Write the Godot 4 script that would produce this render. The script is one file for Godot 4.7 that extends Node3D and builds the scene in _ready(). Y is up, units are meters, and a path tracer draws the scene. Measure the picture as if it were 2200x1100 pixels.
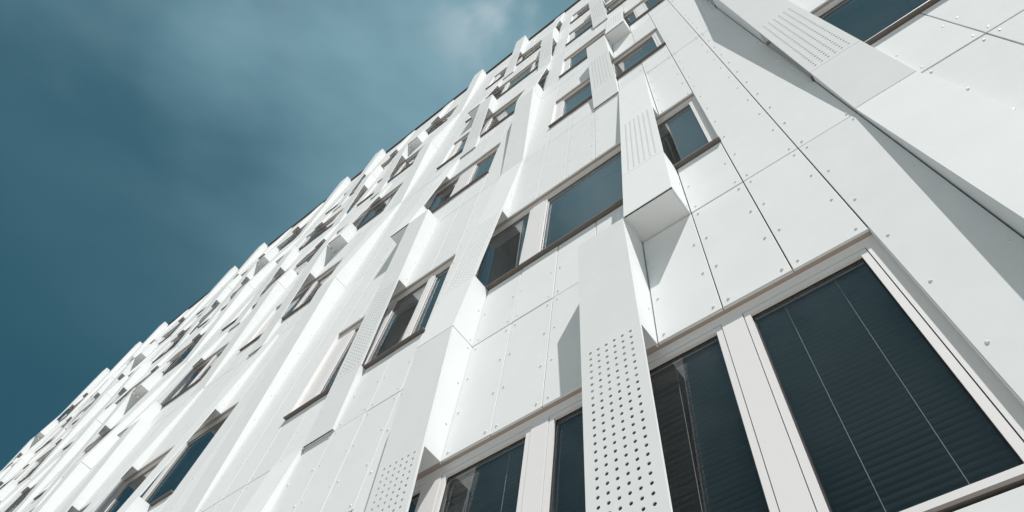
extends Node3D
# A white office building seen from its foot: a grid of panels, ribbon windows and folded boxes.
# Facade units: u = 0.4 m; module k runs to the left from X0; y is measured from eye height.
const U := 0.4
const EYE := 4.0
const X0 := 0.694
const MOD := 1.026
const J := [1.9, 11.44, 23.28, 32.48, 41.79, 50.92, 65.0]
const S := [0.0, 4.1, 13.81, 25.4, 34.3, 43.6, 53.2]
const H := [0.0, 8.15, 18.12, 29.5, 39.1, 48.6, 58.1]
const ZMIN := 0.07
const ZMAX := 0.63
const KFAR := 78
const GAP := 0.009
var M := {}
var cache := {}
var building: Node3D
var windows := []     # [row, k right, k left, sashes, detail]
var folds := []       # [column, storey, up]
var rng := RandomNumberGenerator.new()

func _ready():
	rng.seed = 7
	camera_and_light()
	materials()
	ground()
	building = Node3D.new()
	building.name = "office_building"
	add_child(building)
	building.position = Vector3.ZERO
	building.set_meta("label", "white office building with folded metal panel facade and dark ribbon windows")
	building.set_meta("category", "building")
	plan()
	core()
	panels()
	for f in folds: build_fold(f[0], f[1], f[2])
	for w in windows: build_window(w[0], w[1], w[2], w[3], w[4])
	roof_edge()

# ---------------------------------------------------------------- camera, sky, sun
func camera_and_light():
	var cam := Camera3D.new()
	cam.name = "camera"
	cam.fov = 41.44
	cam.near = 0.05
	cam.far = 2000.0
	var r := Vector3(0.78300639, 0.10541049, -0.61301682)
	var u := Vector3(0.51299394, 0.4479091, 0.73226679)
	cam.transform = Transform3D(Basis(r, u, r.cross(u)).orthonormalized(), P(0, 0, 5))
	add_child(cam)
	cam.current = true
	var sun := DirectionalLight3D.new()
	sun.name = "sun"
	var d := Vector3(-0.40916, -0.858, -0.31053).normalized()
	sun.transform = Transform3D(Basis.looking_at(d, Vector3.FORWARD), Vector3(0, 30, 0))
	sun.light_energy = 1.6
	sun.light_color = Color(1.0, 0.985, 0.965)
	sun.light_angular_distance = 0.5
	sun.shadow_enabled = true
	add_child(sun)
	var env := Environment.new()
	env.background_mode = Environment.BG_SKY
	var sky := Sky.new()
	var mat := PanoramaSkyMaterial.new()
	mat.panorama = ImageTexture.create_from_image(sky_image(-d))
	sky.sky_material = mat
	env.sky = sky
	env.tonemap_mode = Environment.TONE_MAPPER_LINEAR
	env.tonemap_exposure = 1.2
	env.sdfgi_enabled = true
	env.ssao_enabled = true
	env.ssil_enabled = true
	var we := WorldEnvironment.new()
	we.name = "world_environment"
	we.environment = env
	add_child(we)

func sky_image(to_sun: Vector3) -> Image:
	var w := 1024
	var h := 512
	var img := Image.create(w, h, false, Image.FORMAT_RGBF)
	var n1 := FastNoiseLite.new()
	n1.seed = 11
	n1.noise_type = FastNoiseLite.TYPE_SIMPLEX_SMOOTH
	n1.frequency = 1.0
	n1.fractal_octaves = 5
	n1.fractal_gain = 0.55
	var n2 := FastNoiseLite.new()
	n2.seed = 5
	n2.frequency = 1.0
	n2.fractal_octaves = 3
	# direction, spread and strength of each veil, then of its tufts
	var veils := [
		[Vector3(-0.36, 0.93, -0.02).normalized(), 0.31, 0.56, 0.10, 0.0],
		[Vector3(-0.174, 0.985, -0.02).normalized(), 0.18, 0.04, 0.085, 0.72],
		[Vector3(-0.2, 0.88, 0.42).normalized(), 0.28, 0.75, 0.25, 0.5],
		[Vector3(0.75, 0.5, -0.4).normalized(), 0.45, 0.2, 0.15, 0.4],
		[Vector3(0.3, 0.55, 0.8).normalized(), 0.4, 0.2, 0.14, 0.45],
		[Vector3(-0.2, 0.5, -0.85).normalized(), 0.4, 0.18, 0.13, 0.35]]
	for j in h:
		var el := PI / 2 - PI * (j + 0.5) / h
		for i in w:
			var ph := (i + 0.5) / w * TAU - PI
			var dir := Vector3(-sin(ph) * cos(el), sin(el), cos(ph) * cos(el))
			var ang := acos(clampf(dir.dot(to_sun), -1, 1))
			var near := exp(-ang / 0.5)
			var c := Color(0.0165 + 0.055 * near, 0.071 + 0.11 * near, 0.106 + 0.13 * near)
			var hz := pow(1.0 - clampf(dir.y, 0, 1), 7.0)
			c = c.lerp(Color(0.55, 0.63, 0.67), clampf(hz, 0, 1))
			if dir.y > -0.05:
				var q := Vector3(dir.x, dir.z, 0) / maxf(dir.y + 0.25, 0.15)
				var fine := n1.get_noise_3d(q.x * 3.4 + 0.9 * q.y, q.y * 2.2, 3.0)
				var soft := n2.get_noise_3d(q.x * 1.3 - 0.4, q.y * 1.3, 9.0)
				# thin veils of cirrus, and denser tufts inside some of them
				var veil := 0.0
				var tuft := 0.0
				for v in veils:
					var off := acos(clampf(dir.dot(v[0]), -1, 1))
					veil += v[2] * exp(-pow(off / v[1], 2.0))
					tuft += v[4] * exp(-pow(off / v[3], 2.0))
				var thick := tuft * smoothstep(-0.35, 0.7, n1.get_noise_3d(q.x * 11.0, q.y * 9.0, 7.0) + 0.2 * soft)
				var a := veil * clampf(0.75 + 0.9 * soft + 0.55 * fine, 0.1, 1.4)
				c = c.lerp(Color(0.27, 0.45, 0.53), clampf(a, 0, 0.8)).lerp(Color(0.42, 0.50, 0.54), clampf(thick, 0, 0.7))
			else:
				c = Color(0.30, 0.30, 0.29)
			img.set_pixel(i, j, c)
	return img

# ---------------------------------------------------------------- helpers
func P(x: float, y: float, z: float) -> Vector3:
	return Vector3(x * U, (y + EYE) * U, z * U)

func X(k: float) -> float:
	return X0 - MOD * k

func new_st() -> SurfaceTool:
	var st := SurfaceTool.new()
	st.begin(Mesh.PRIMITIVE_TRIANGLES)
	return st

# corners counter-clockwise seen from outside
func quad(st: SurfaceTool, a: Vector3, b: Vector3, c: Vector3, d: Vector3):
	var n := (b - a).cross(c - a)
	if n.length_squared() < 1e-16: n = (c - a).cross(d - a)
	n = n.normalized()
	for v in [a, c, b, a, d, c]:
		st.set_normal(n)
		st.add_vertex(v)

func tri(st: SurfaceTool, a: Vector3, b: Vector3, c: Vector3):
	var n := (b - a).cross(c - a).normalized()
	for v in [a, c, b]:
		st.set_normal(n)
		st.add_vertex(v)

# box in facade units (P applied): x0<x1, y0<y1, z0<z1
func box(st: SurfaceTool, x0: float, x1: float, y0: float, y1: float, z0: float, z1: float):
	var a := P(x0, y0, z1)
	var b := P(x1, y0, z1)
	var c := P(x1, y1, z1)
	var d := P(x0, y1, z1)
	var e := P(x0, y0, z0)
	var f := P(x1, y0, z0)
	var g := P(x1, y1, z0)
	var h := P(x0, y1, z0)
	quad(st, a, b, c, d)
	quad(st, f, e, h, g)
	quad(st, e, a, d, h)
	quad(st, b, f, g, c)
	quad(st, d, c, g, h)
	quad(st, e, f, b, a)

func put(called: String, mesh: Mesh, m: Material, parent: Node3D, at := Vector3.ZERO) -> MeshInstance3D:
	var o := MeshInstance3D.new()
	o.name = called
	o.mesh = mesh
	o.material_override = m
	parent.add_child(o, true)
	o.position = at
	return o

func node(called: String, parent: Node3D, at := Vector3.ZERO) -> Node3D:
	var o := Node3D.new()
	o.name = called
	parent.add_child(o, true)
	o.position = at
	return o

func noise_tex(sd: int, freq: float, lo: float, hi: float, tint := Color(1, 1, 1), size := 512) -> NoiseTexture2D:
	var n := FastNoiseLite.new()
	n.seed = sd
	n.frequency = freq
	n.fractal_octaves = 4
	var g := Gradient.new()
	g.set_color(0, Color(lo * tint.r, lo * tint.g, lo * tint.b))
	g.set_color(1, Color(hi * tint.r, hi * tint.g, hi * tint.b))
	var t := NoiseTexture2D.new()
	t.width = size
	t.height = size
	t.seamless = true
	t.noise = n
	t.color_ramp = g
	return t

func mat(c: Color, rough: float, metal := 0.0, spec := 0.5) -> StandardMaterial3D:
	var m := StandardMaterial3D.new()
	m.albedo_color = c.linear_to_srgb()
	m.roughness = rough
	m.metallic = metal
	m.metallic_specular = spec
	return m

func materials():
	var wear := noise_tex(3, 0.01, 0.982, 1.0)
	var gloss := noise_tex(8, 0.03, 0.9, 1.0)
	for i in 4:
		var a: float = [0.745, 0.735, 0.755, 0.725][i]
		var m := mat(Color(a * 0.975, a * 1.005, a * 1.025), 0.7, 0.0, 0.04)
		m.albedo_texture = wear
		m.roughness_texture = gloss
		m.uv1_triplanar = true
		m.uv1_world_triplanar = true
		m.uv1_scale = Vector3.ONE * (0.35 + 0.07 * i)
		M["panel%d" % i] = m
	M.panel = M.panel0
	M.frame = mat(Color(0.72, 0.71, 0.715), 0.45, 0.0, 0.35)
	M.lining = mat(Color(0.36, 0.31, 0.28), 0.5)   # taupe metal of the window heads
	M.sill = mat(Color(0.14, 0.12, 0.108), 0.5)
	M.core = mat(Color(0.15, 0.13, 0.12), 0.9)
	M.gasket = mat(Color(0.012, 0.012, 0.014), 0.6)
	M.coping = mat(Color(0.055, 0.042, 0.036), 0.5)
	M.room = mat(Color(0.42, 0.41, 0.40), 0.9)
	M.carpet = mat(Color(0.10, 0.11, 0.12), 0.95)
	M.slat = mat(Color(0.36, 0.38, 0.38), 0.35)
	M.cord = mat(Color(0.7, 0.72, 0.72), 0.7)
	M.rivet = mat(Color(0.66, 0.66, 0.66), 0.3)
	var gl := mat(Color(0.012, 0.02, 0.022), 0.01)
	gl.transparency = BaseMaterial3D.TRANSPARENCY_ALPHA
	gl.albedo_color.a = 0.2
	gl.metallic_specular = 1.0
	M.glass = gl
	var pv := mat(Color(0.45, 0.43, 0.39), 0.85)
	pv.albedo_texture = noise_tex(30, 0.02, 0.8, 1.0)
	pv.uv1_triplanar = true
	pv.uv1_world_triplanar = true
	pv.uv1_scale = Vector3.ONE * 0.2
	M.paving = pv

func ground():
	var st := new_st()
	quad(st, Vector3(-600, 0, 600), Vector3(600, 0, 600), Vector3(600, 0, -600), Vector3(-600, 0, -600))
	var o := put("pavement", st.commit(), M.paving, self)
	o.set_meta("kind", "structure")

# ---------------------------------------------------------------- plan of the facade
func plan():
	# windows per row: right end, left end, sashes (right, left) in modules
	windows.append([1, 0, 8, [[0.165, 1.8], [2.12, 4.92], [5.26, 7.0], [7.35, 7.9]], 3])
	windows.append([1, 9, 14, [[9.15, 10.8], [11.1, 12.4], [12.7, 13.85]], 2])
	windows.append([2, 1, 8, [[1.13, 3.0], [3.1, 5.75], [6.18, 7.9]], 2])
	windows.append([2, 9, 14, [[9.12, 9.9], [10.0, 11.5], [11.6, 13.3]], 2])
	windows.append([3, 1, 6, [[1.22, 3.2], [3.3, 5.7]], 2])
	windows.append([3, 9, 13, [[9.12, 10.5], [11.3, 12.9]], 2])
	for r in [4, 5, 6]:
		windows.append([r, 0, 6, [[0.15, 1.0], [1.5, 3.2], [3.3, 5.7]], 2])
		windows.append([r, 7, 14, [[7.12, 8.9], [9.0, 11.2], [11.4, 13.5]], 2])
	# to the right of the camera
	windows.append([2, -6, -1, [[-5.9, -4.2], [-4.1, -1.15]], 2])
	windows.append([3, -5, -1, [[-4.9, -3.0], [-2.9, -1.15]], 2])
	var n := 1
	while 18 * n < KFAR:
		var b := 18 * n
		var lv := 1 if n == 1 else 0
		for w in [[1, 0, 8, 3.5], [1, 9, 14, 11.5], [2, 1, 8, 4.0], [2, 9, 14, 11.5], [3, 1, 6, 3.0], [3, 9, 13, 11.0], [4, 0, 6, 3.2], [4, 7, 14, 10.0], [5, 0, 6, 3.2], [5, 7, 14, 10.0], [6, 0, 6, 3.2], [6, 7, 14, 10.0]]:
			if b + w[2] > KFAR: continue
			windows.append([w[0], b + w[1], b + w[2], [[b + w[1] + 0.13, b + w[3] - 0.1], [b + w[3] + 0.1, b + w[2] - 0.4]], lv])
		n += 1
	# folds
	for p in range(-1, 7):
		var b := 18 * p
		for s in range(1, 7):
			var odd := s % 2 == 1
			folds.append([b + 7, s, odd])
			folds.append([b + 16, s, not odd])
			if odd:
				folds.append([b + 3, s, true])
				folds.append([b + 12, s, false])
			else:
				folds.append([b + 2, s, false])
				folds.append([b + 11, s, true])
	for s in range(1, 7): folds.append([KFAR - 1, s, s % 2 == 0])
	folds = folds.filter(func(f): return f[0] >= -3 and f[0] < KFAR)

func window_at(c: int, row: int) -> bool:
	for w in windows:
		if w[0] == row and c >= w[1] and c + 1 <= w[2]: return true
	return false

func fold_at(c: int, s: int):
	for f in folds:
		if f[0] == c and f[1] == s: return f
	return null

# ---------------------------------------------------------------- the wall behind the panels, the floors, the roof
func core():
	var st := new_st()
	var xr := X(-8)
	var xl := X(KFAR)
	var zb := -0.6
	var zf := -0.07
	box(st, xl, xr, -4.0, S[1] - 0.02, zb, zf)
	for r in range(1, 7):
		# windows of the row from right to left
		var ws := windows.filter(func(w): return w[0] == r)
		ws.sort_custom(func(a, b): return a[1] < b[1])
		var k := -8.0
		for w in ws:
			if w[1] > k + 0.01: box(st, X(w[1]), X(k), S[r] - 0.02, H[r] + 0.02, zb, zf)
			k = w[2]
		if k < KFAR: box(st, xl, X(k), S[r] - 0.02, H[r] + 0.02, zb, zf)
		var top: float = S[r + 1] - 0.02 if r < 6 else J[6] + 0.1
		box(st, xl, xr, H[r] + 0.02, top, zb, zf)
	put("core_wall", st.commit(), M.core, building)
	st = new_st()
	box(st, xl, xr, J[6] - 0.6, J[6] - 0.4, -34, zb)
	box(st, xl, xr, -4.0, J[6] - 0.6, -34.5, -34)
	box(st, xr - 0.3, xr, -4.0, J[6] - 0.6, -34, zb)
	box(st, xl, xl + 0.3, -4.0, J[6] - 0.6, -34, zb)
	put("roof_and_rear_walls", st.commit(), M.core, building)

func roof_edge():
	var st := new_st()
	var k := -8
	while k < KFAR:
		st = new_st()
		var w: int = mini(6, KFAR - k)
		box(st, X(k + w) + 0.01, X(k) - 0.01, J[6] + 0.02, J[6] + 0.3, -0.5, 0.15)
		put("coping", st.commit(), M.coping, building)
		k += w

# ---------------------------------------------------------------- flat panels
func panel_mesh(w: float, h: float) -> ArrayMesh:
	var key := "panel %.3f %.3f" % [w, h]
	if key in cache: return cache[key]
	var st := new_st()
	panel_into(st, Vector3.ZERO, w, h)
	cache[key] = st.commit()
	return cache[key]

# metres offset, w and h in units; the front face lies at z = 0, edges chamfered
func panel_into(st: SurfaceTool, o: Vector3, w: float, h: float):
	var x := w * U / 2
	var y := h * U
	var b := 0.0022
	var t := 0.014
	var f := [Vector3(-x + b, b, 0), Vector3(x - b, b, 0), Vector3(x - b, y - b, 0), Vector3(-x + b, y - b, 0)]
	var m := [Vector3(-x, 0, -b), Vector3(x, 0, -b), Vector3(x, y, -b), Vector3(-x, y, -b)]
	var e := [Vector3(-x, 0, -t), Vector3(x, 0, -t), Vector3(x, y, -t), Vector3(-x, y, -t)]
	for a in [f, m, e]:
		for i in 4: a[i] += o
	quad(st, f[0], f[1], f[2], f[3])
	for i in 4:
		var n := (i + 1) % 4
		quad(st, m[i], m[n], f[n], f[i])
		quad(st, e[i], e[n], m[n], m[i])

func panels():
	var far := new_st()
	var rivets := []
	var side_rivets := []
	var count := 0
	for c in range(-7, KFAR):
		for s in range(0, 7):
			var spans := []
			if s == 0:
				spans.append([-4.0 + 0.05, J[0]])
			else:
				if fold_at(c, s) != null: continue
				if window_at(c, s):
					spans.append([J[s - 1], S[s] - 0.05])
					spans.append([H[s], J[s]])
				else:
					spans.append([J[s - 1], J[s]])
			for sp in spans:
				var y0: float = sp[0] + GAP * 1.7
				var y1: float = sp[1] - GAP * 1.7
				if s > 0 and window_at(c, s):
					if sp[1] == S[s] - 0.05: y1 = sp[1]
					if sp[0] == H[s]: y0 = sp[0]
				var w := MOD - 2 * GAP
				var at := P(X(c + 0.5), y0, rng.randf_range(-0.006, 0.004))
				var seen: bool = s > 0 and c >= -5 and c <= 44 and not (c < -2 and s > 2) and not (s == 1 and c > 9) and not (s == 2 and c > 20)
				if seen and count < 300:
					count += 1
					put("panel", panel_mesh(w, y1 - y0), M["panel%d" % rng.randi_range(0, 3)], building, at)
				else:
					panel_into(far, at, w, y1 - y0)
				if s > 0 and c >= -6 and c < 24:
					var n := maxi(1, roundi((y1 - y0 - 0.3) / 1.15))
					for i in n + 1:
						var y: float = y0 + 0.15 + (y1 - y0 - 0.3) * i / n
						for sx in [-1, 1]:
							rivets.append(P(X(c + 0.5) + sx * (MOD / 2 - 0.115), y, 0.0))
	for f in folds:
		if f[0] < 2 or f[0] > 20: continue
		var s: int = f[1]
		var n := roundi((J[s] - J[s - 1]) / 1.15)
		for i in n + 1:
			var y: float = J[s - 1] + 0.15 + (J[s] - J[s - 1] - 0.3) * i / n
			var z := lean(y, J[s - 1], J[s], ZMIN if f[2] else ZMAX, ZMAX if f[2] else ZMIN)
			if z < 0.2 or (window_at(f[0], s) and y > S[s] - 0.1 and y < H[s] + 0.1): continue
			side_rivets.append(P(X(f[0]) - 0.012, y, 0.1))
	var o := put("far_panels", far.commit(), M.panel1, building)
	o.set_meta("kind", "stuff")
	print("panels as parts: ", count, " rivets: ", rivets.size())
	var st := new_st()
	var r := 0.0105
	var ring := []
	var ring2 := []
	for i in 10:
		var a := TAU * i / 10
		ring.append(Vector3(cos(a) * r, sin(a) * r, -0.002))
		ring2.append(Vector3(cos(a) * r * 0.62, sin(a) * r * 0.62, 0.004))
	for i in 10:
		var n := (i + 1) % 10
		quad(st, ring[i], ring[n], ring2[n], ring2[i])
		tri(st, ring2[i], ring2[n], Vector3(0, 0, 0.0048))
	var mm := MultiMesh.new()
	mm.transform_format = MultiMesh.TRANSFORM_3D
	mm.mesh = st.commit()
	mm.instance_count = rivets.size() + side_rivets.size()
	for i in rivets.size(): mm.set_instance_transform(i, Transform3D(Basis(), rivets[i]))
	for i in side_rivets.size(): mm.set_instance_transform(rivets.size() + i, Transform3D(Basis(Vector3.UP, PI / 2), side_rivets[i]))
	var mi := MultiMeshInstance3D.new()
	mi.name = "rivets"
	mi.multimesh = mm
	mi.material_override = M.rivet
	mi.set_meta("kind", "stuff")
	building.add_child(mi, true)

# ---------------------------------------------------------------- folds
func lean(y: float, y0: float, y1: float, z0: float, z1: float) -> float:
	return lerpf(z0, z1, (y - y0) / (y1 - y0))

# a leaning plate, x centred on 0, between ya and yb, with holes (rows between ha and hb) when sides > 0
func plate(ya: float, yb: float, q: Array, sides: int, ha := 0.0, hb := 0.0) -> ArrayMesh:
	var st := new_st()
	var w := MOD / 2 - 0.012
	var t := 0.012
	var f := func(x: float, y: float, back: bool) -> Vector3:
		return P(x, y, lean(y, q[0], q[1], q[2], q[3]) - (t if back else 0.0)) - Vector3(0, EYE * U, 0)
	var sheet := func(x0: float, x1: float, y0: float, y1: float):
		quad(st, f.call(x0, y0, false), f.call(x1, y0, false), f.call(x1, y1, false), f.call(x0, y1, false))
		quad(st, f.call(x1, y0, true), f.call(x0, y0, true), f.call(x0, y1, true), f.call(x1, y1, true))
	quad(st, f.call(-w, ya, true), f.call(-w, ya, false), f.call(-w, yb, false), f.call(-w, yb, true))
	quad(st, f.call(w, ya, false), f.call(w, ya, true), f.call(w, yb, true), f.call(w, yb, false))
	for sd in [-1.0, 1.0]:
		# the folded edge of the sheet
		var back := Vector3(0, 0, -0.03 * U)
		var a: Vector3 = f.call(sd * w, ya, true)
		var b: Vector3 = f.call(sd * w, yb, true)
		var c: Vector3 = f.call(sd * (w - 0.014), ya, true)
		var d: Vector3 = f.call(sd * (w - 0.014), yb, true)
		if sd > 0:
			quad(st, a, a + back, b + back, b)
			quad(st, c + back, c, d, d + back)
			quad(st, a + back, c + back, d + back, b + back)
		else:
			quad(st, a + back, a, b, b + back)
			quad(st, c, c + back, d + back, d)
			quad(st, c + back, a + back, b + back, d + back)
	quad(st, f.call(-w, ya, true), f.call(w, ya, true), f.call(w, ya, false), f.call(-w, ya, false))
	quad(st, f.call(-w, yb, false), f.call(w, yb, false), f.call(w, yb, true), f.call(-w, yb, true))
	if sides == 0:
		sheet.call(-w, w, ya, yb)
		return st.commit()
	var p := 0.135
	var nc := 6
	var nr := int((hb - ha) / p)
	var xs := -nc * p / 2
	sheet.call(-w, w, ya, ha)
	sheet.call(-w, w, ha + nr * p, yb)
	sheet.call(-w, xs, ha, ha + nr * p)
	sheet.call(-xs, w, ha, ha + nr * p)
	var r := 0.027
	for j in nr:
		for i in nc:
			var cx := xs + (i + 0.5) * p
			var cy := ha + (j + 0.5) * p
			var hole := []
			var edge := []
			for n in sides:
				var a := TAU * (n + 0.5) / sides
				hole.append(Vector2(cx + cos(a) * r, cy + sin(a) * r))
				var e := Vector2(cos(a), sin(a))
				e = e / maxf(absf(e.x), absf(e.y)) * p / 2
				# octagon corners: snap to the cell's corners and mid sides
				edge.append(Vector2(cx + e.x, cy + e.y))
			for n in sides:
				var m := (n + 1) % sides
				var h0: Vector2 = hole[n]
				var h1: Vector2 = hole[m]
				var e0: Vector2 = edge[n]
				var e1: Vector2 = edge[m]
				for back in [false, true]:
					var a0: Vector3 = f.call(h0.x, h0.y, back)
					var a1: Vector3 = f.call(h1.x, h1.y, back)
					var b0: Vector3 = f.call(e0.x, e0.y, back)
					var b1: Vector3 = f.call(e1.x, e1.y, back)
					if back: quad(st, a0, a1, b1, b0)
					else: quad(st, b0, b1, a1, a0)
					# the cell's corner when the two edge points lie on different sides
					if absf(e0.x - e1.x) > 1e-5 and absf(e0.y - e1.y) > 1e-5:
						var cr := Vector2(cx + signf(e0.x + e1.x - 2 * cx) * p / 2, cy + signf(e0.y + e1.y - 2 * cy) * p / 2)
						var cc: Vector3 = f.call(cr.x, cr.y, back)
						if back: tri(st, b0, b1, cc)
						else: tri(st, b0, cc, b1)
				quad(st, f.call(h0.x, h0.y, false), f.call(h1.x, h1.y, false), f.call(h1.x, h1.y, true), f.call(h0.x, h0.y, true))
	return st.commit()

func cached_plate(ya: float, yb: float, q: Array, sides: int, ha := 0.0, hb := 0.0) -> ArrayMesh:
	var key := "plate %.3f %.3f %s %d" % [ya, yb, str(q), sides]
	if not key in cache: cache[key] = plate(ya, yb, q, sides, ha, hb)
	return cache[key]

func cheek(side: int, ya: float, yb: float, q: Array) -> ArrayMesh:
	var key := "cheek %d %.3f %.3f %s" % [side, ya, yb, str(q)]
	if key in cache: return cache[key]
	var st := new_st()
	var lift := Vector3(0, EYE * U, 0)
	var x := side * (MOD / 2 - 0.012)
	var xi := x - side * 0.03
	var za := lean(ya, q[0], q[1], q[2], q[3]) - 0.041
	var zb := lean(yb, q[0], q[1], q[2], q[3]) - 0.041
	var a := P(x, ya, -0.05) - lift
	var b := P(x, ya, za) - lift
	var c := P(x, yb, zb) - lift
	var d := P(x, yb, -0.05) - lift
	var e := P(xi, ya, -0.05) - lift
	var f := P(xi, ya, za) - lift
	var g := P(xi, yb, zb) - lift
	var h := P(xi, yb, -0.05) - lift
	if side > 0:
		quad(st, b, a, d, c)
		quad(st, e, f, g, h)
		quad(st, e, a, b, f)
		quad(st, h, g, c, d)
	else:
		quad(st, a, b, c, d)
		quad(st, f, e, h, g)
		quad(st, a, e, f, b)
		quad(st, g, h, d, c)
	cache[key] = st.commit()
	return cache[key]

# a level sheet that closes the fold at y, facing down
func lid(y: float, z: float, thick: float) -> ArrayMesh:
	var key := "lid %.3f %.3f %.3f" % [y, z, thick]
	if key in cache: return cache[key]
	var st := new_st()
	var x := MOD / 2 - 0.045
	box(st, -x, x, y - EYE, y - EYE + thick, -0.05, z - 0.042)
	cache[key] = st.commit()
	return cache[key]

func build_fold(c: int, s: int, up: bool):
	var y0: float = J[s - 1] + GAP * 1.6
	var y1: float = J[s] - GAP * 1.6
	var q := [y0, y1, ZMIN if up else ZMAX, ZMAX if up else ZMIN]
	var at := P(X(c + 0.5), 0, 0)
	var t := node("folded_box", building, at)
	var perf := window_at(c, s)
	var pm: Material = M["panel%d" % rng.randi_range(0, 2)]
	var ys: float = S[s]
	var yh: float = H[s]
	var sides := 8 if c <= 16 else (4 if c <= 34 else 0)
	if perf:
		put("front_panel", cached_plate(y0, ys - 0.008, q, 0), pm, t)
		put("perforated_panel", cached_plate(ys + 0.008, y1, q, sides, ys + 0.12, yh + 0.02), pm, t)
		for d in [-1, 1]:
			put("side_panel", cheek(d, y0, ys - 0.02, q), pm, t)
			put("side_panel", cheek(d, yh, y1, q), pm, t)
		put("soffit", lid(yh + 0.005, lean(yh, q[0], q[1], q[2], q[3]), 0.03), pm, t)
		put("ledge", lid(ys - 0.06, lean(ys, q[0], q[1], q[2], q[3]), 0.03), pm, t)
	else:
		put("front_panel", cached_plate(y0, y1, q, 0), pm, t)
		for d in [-1, 1]: put("side_panel", cheek(d, y0, y1, q), pm, t)
	put("soffit", lid(y0 + 0.002, q[2], 0.03), pm, t)
	put("top_cap", lid(y1 - 0.034, q[3], 0.03), pm, t)

# ---------------------------------------------------------------- windows
func ring(st: SurfaceTool, xa: float, xb: float, ya: float, yb: float, wd: float, z0: float, z1: float):
	box(st, xa, xa + wd, ya, yb, z0, z1)
	box(st, xb - wd, xb, ya, yb, z0, z1)
	box(st, xa + wd, xb - wd, yb - wd, yb, z0, z1)
	box(st, xa + wd, xb - wd, ya, ya + wd, z0, z1)

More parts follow.
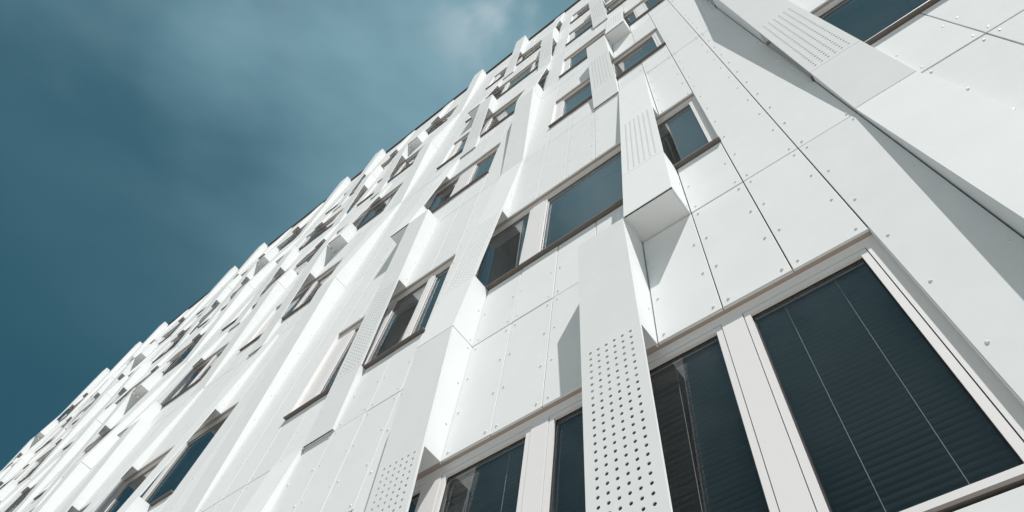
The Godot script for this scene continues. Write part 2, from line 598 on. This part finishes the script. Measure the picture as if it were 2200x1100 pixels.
func build_window(row: int, kr: float, kl: float, sashes: Array, detail: int):
	var xr := X(kr)
	var xl := X(kl)
	var ya: float = S[row]
	var yb: float = H[row]
	var t := node("window", building, P((xl + xr) / 2, ya, 0))
	var off := -t.position
	# lining of the opening: head and jambs
	var st := new_st()
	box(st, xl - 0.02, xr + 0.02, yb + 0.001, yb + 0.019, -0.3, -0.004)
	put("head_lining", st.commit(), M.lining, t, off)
	st = new_st()
	box(st, xr - 0.001, xr + 0.018, ya, yb, -0.3, -0.012)
	put("jamb_lining", st.commit(), M.frame, t, off)
	st = new_st()
	box(st, xl - 0.018, xl + 0.001, ya, yb, -0.3, -0.012)
	put("jamb_lining", st.commit(), M.frame, t, off)
	# sill, with an open joint below it
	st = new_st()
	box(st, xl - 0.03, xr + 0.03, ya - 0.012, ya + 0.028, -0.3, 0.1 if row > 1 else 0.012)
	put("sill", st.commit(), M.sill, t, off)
	# frame
	var zf := -0.1
	var top := yb - 0.19
	var bot := ya + 0.12
	st = new_st()
	box(st, xl, xr, top + 0.012, yb - 0.002, -0.26, zf)
	box(st, xl, xr, ya + 0.03, bot - 0.012, -0.26, zf)
	put("frame", st.commit(), M.frame, t, off)
	var k := kr
	for i in sashes.size() + 1:
		var k2: float = sashes[i][0] if i < sashes.size() else kl
		if k2 > k + 0.01:
			st = new_st()
			box(st, X(k2) + 0.012, X(k) - (0.012 if i > 0 else 0.0), bot - 0.012, top + 0.012, -0.26, zf + 0.0015)
			put("infill_panel", st.commit(), M.frame, t, off)
		if i < sashes.size(): k = sashes[i][1]
	var n := 0
	for s in sashes:
		var a := X(s[1])
		var b := X(s[0])
		st = new_st()
		ring(st, a, b, bot, top, 0.085, -0.24, zf - 0.008)
		put("sash", st.commit(), M.frame, t, off)
		if detail > 0:
			st = new_st()
			ring(st, a + 0.083, b - 0.083, bot + 0.083, top - 0.083, 0.022, -0.2, zf - 0.055)
			put("gasket", st.commit(), M.gasket, t, off)
		st = new_st()
		var z := zf - 0.06
		for dz in ([0.0, -0.05] if detail > 0 else [0.0]):
			quad(st, P(a + 0.08, bot + 0.08, z + dz), P(b - 0.08, bot + 0.08, z + dz), P(b - 0.08, top - 0.08, z + dz), P(a + 0.08, top - 0.08, z + dz))
		put("pane", st.commit(), M.glass, t, off)
		if detail == 3:
			slats(t, off, a + 0.1, b - 0.1, bot + 0.1, top - 0.06, -0.34)
		n += 1
	# the dark room behind
	st = new_st()
	var zb := -12.0
	var c := [P(xl, ya - 0.5, -0.262), P(xr, ya - 0.5, -0.262), P(xr, yb + 0.6, -0.262), P(xl, yb + 0.6, -0.262)]
	var d := [P(xl, ya - 0.5, zb), P(xr, ya - 0.5, zb), P(xr, yb + 0.6, zb), P(xl, yb + 0.6, zb)]
	quad(st, d[0], d[1], d[2], d[3])
	for i in 4:
		var m := (i + 1) % 4
		quad(st, c[m], c[i], d[i], d[m])
	put("room", st.commit(), M.room, t, off)
	st = new_st()
	quad(st, P(xl, ya - 0.49, -0.27), P(xr, ya - 0.49, -0.27), P(xr, ya - 0.49, zb), P(xl, ya - 0.49, zb))
	put("room_floor", st.commit(), M.carpet, t, off)

func slats(t: Node3D, off: Vector3, a: float, b: float, y0: float, y1: float, z: float):
	var key := "slat %.3f" % (b - a)
	if not key in cache:
		var st := new_st()
		var w := (b - a) * U / 2
		var pts := [Vector2(-0.022, 0.010), Vector2(-0.008, 0.0065), Vector2(0.008, 0.0), Vector2(0.022, -0.010)]
		for i in 3:
			var p0: Vector2 = pts[i]
			var p1: Vector2 = pts[i + 1]
			quad(st, Vector3(-w, p1.y, p1.x), Vector3(w, p1.y, p1.x), Vector3(w, p0.y, p0.x), Vector3(-w, p0.y, p0.x))
		cache[key] = st.commit()
	var y := y0
	while y < y1:
		var o := put("slat", cache[key], M.slat, t, off + P((a + b) / 2, y, z))
		o.rotation.x = rng.randf_range(-0.03, 0.03)
		y += 0.086
	for f in [0.27, 0.73]:
		var st := new_st()
		var x := lerpf(a, b, f)
		box(st, x - 0.0025, x + 0.0025, y0, y1, z + 0.06, z + 0.066)
		put("cord", st.commit(), M.cord, t, off)
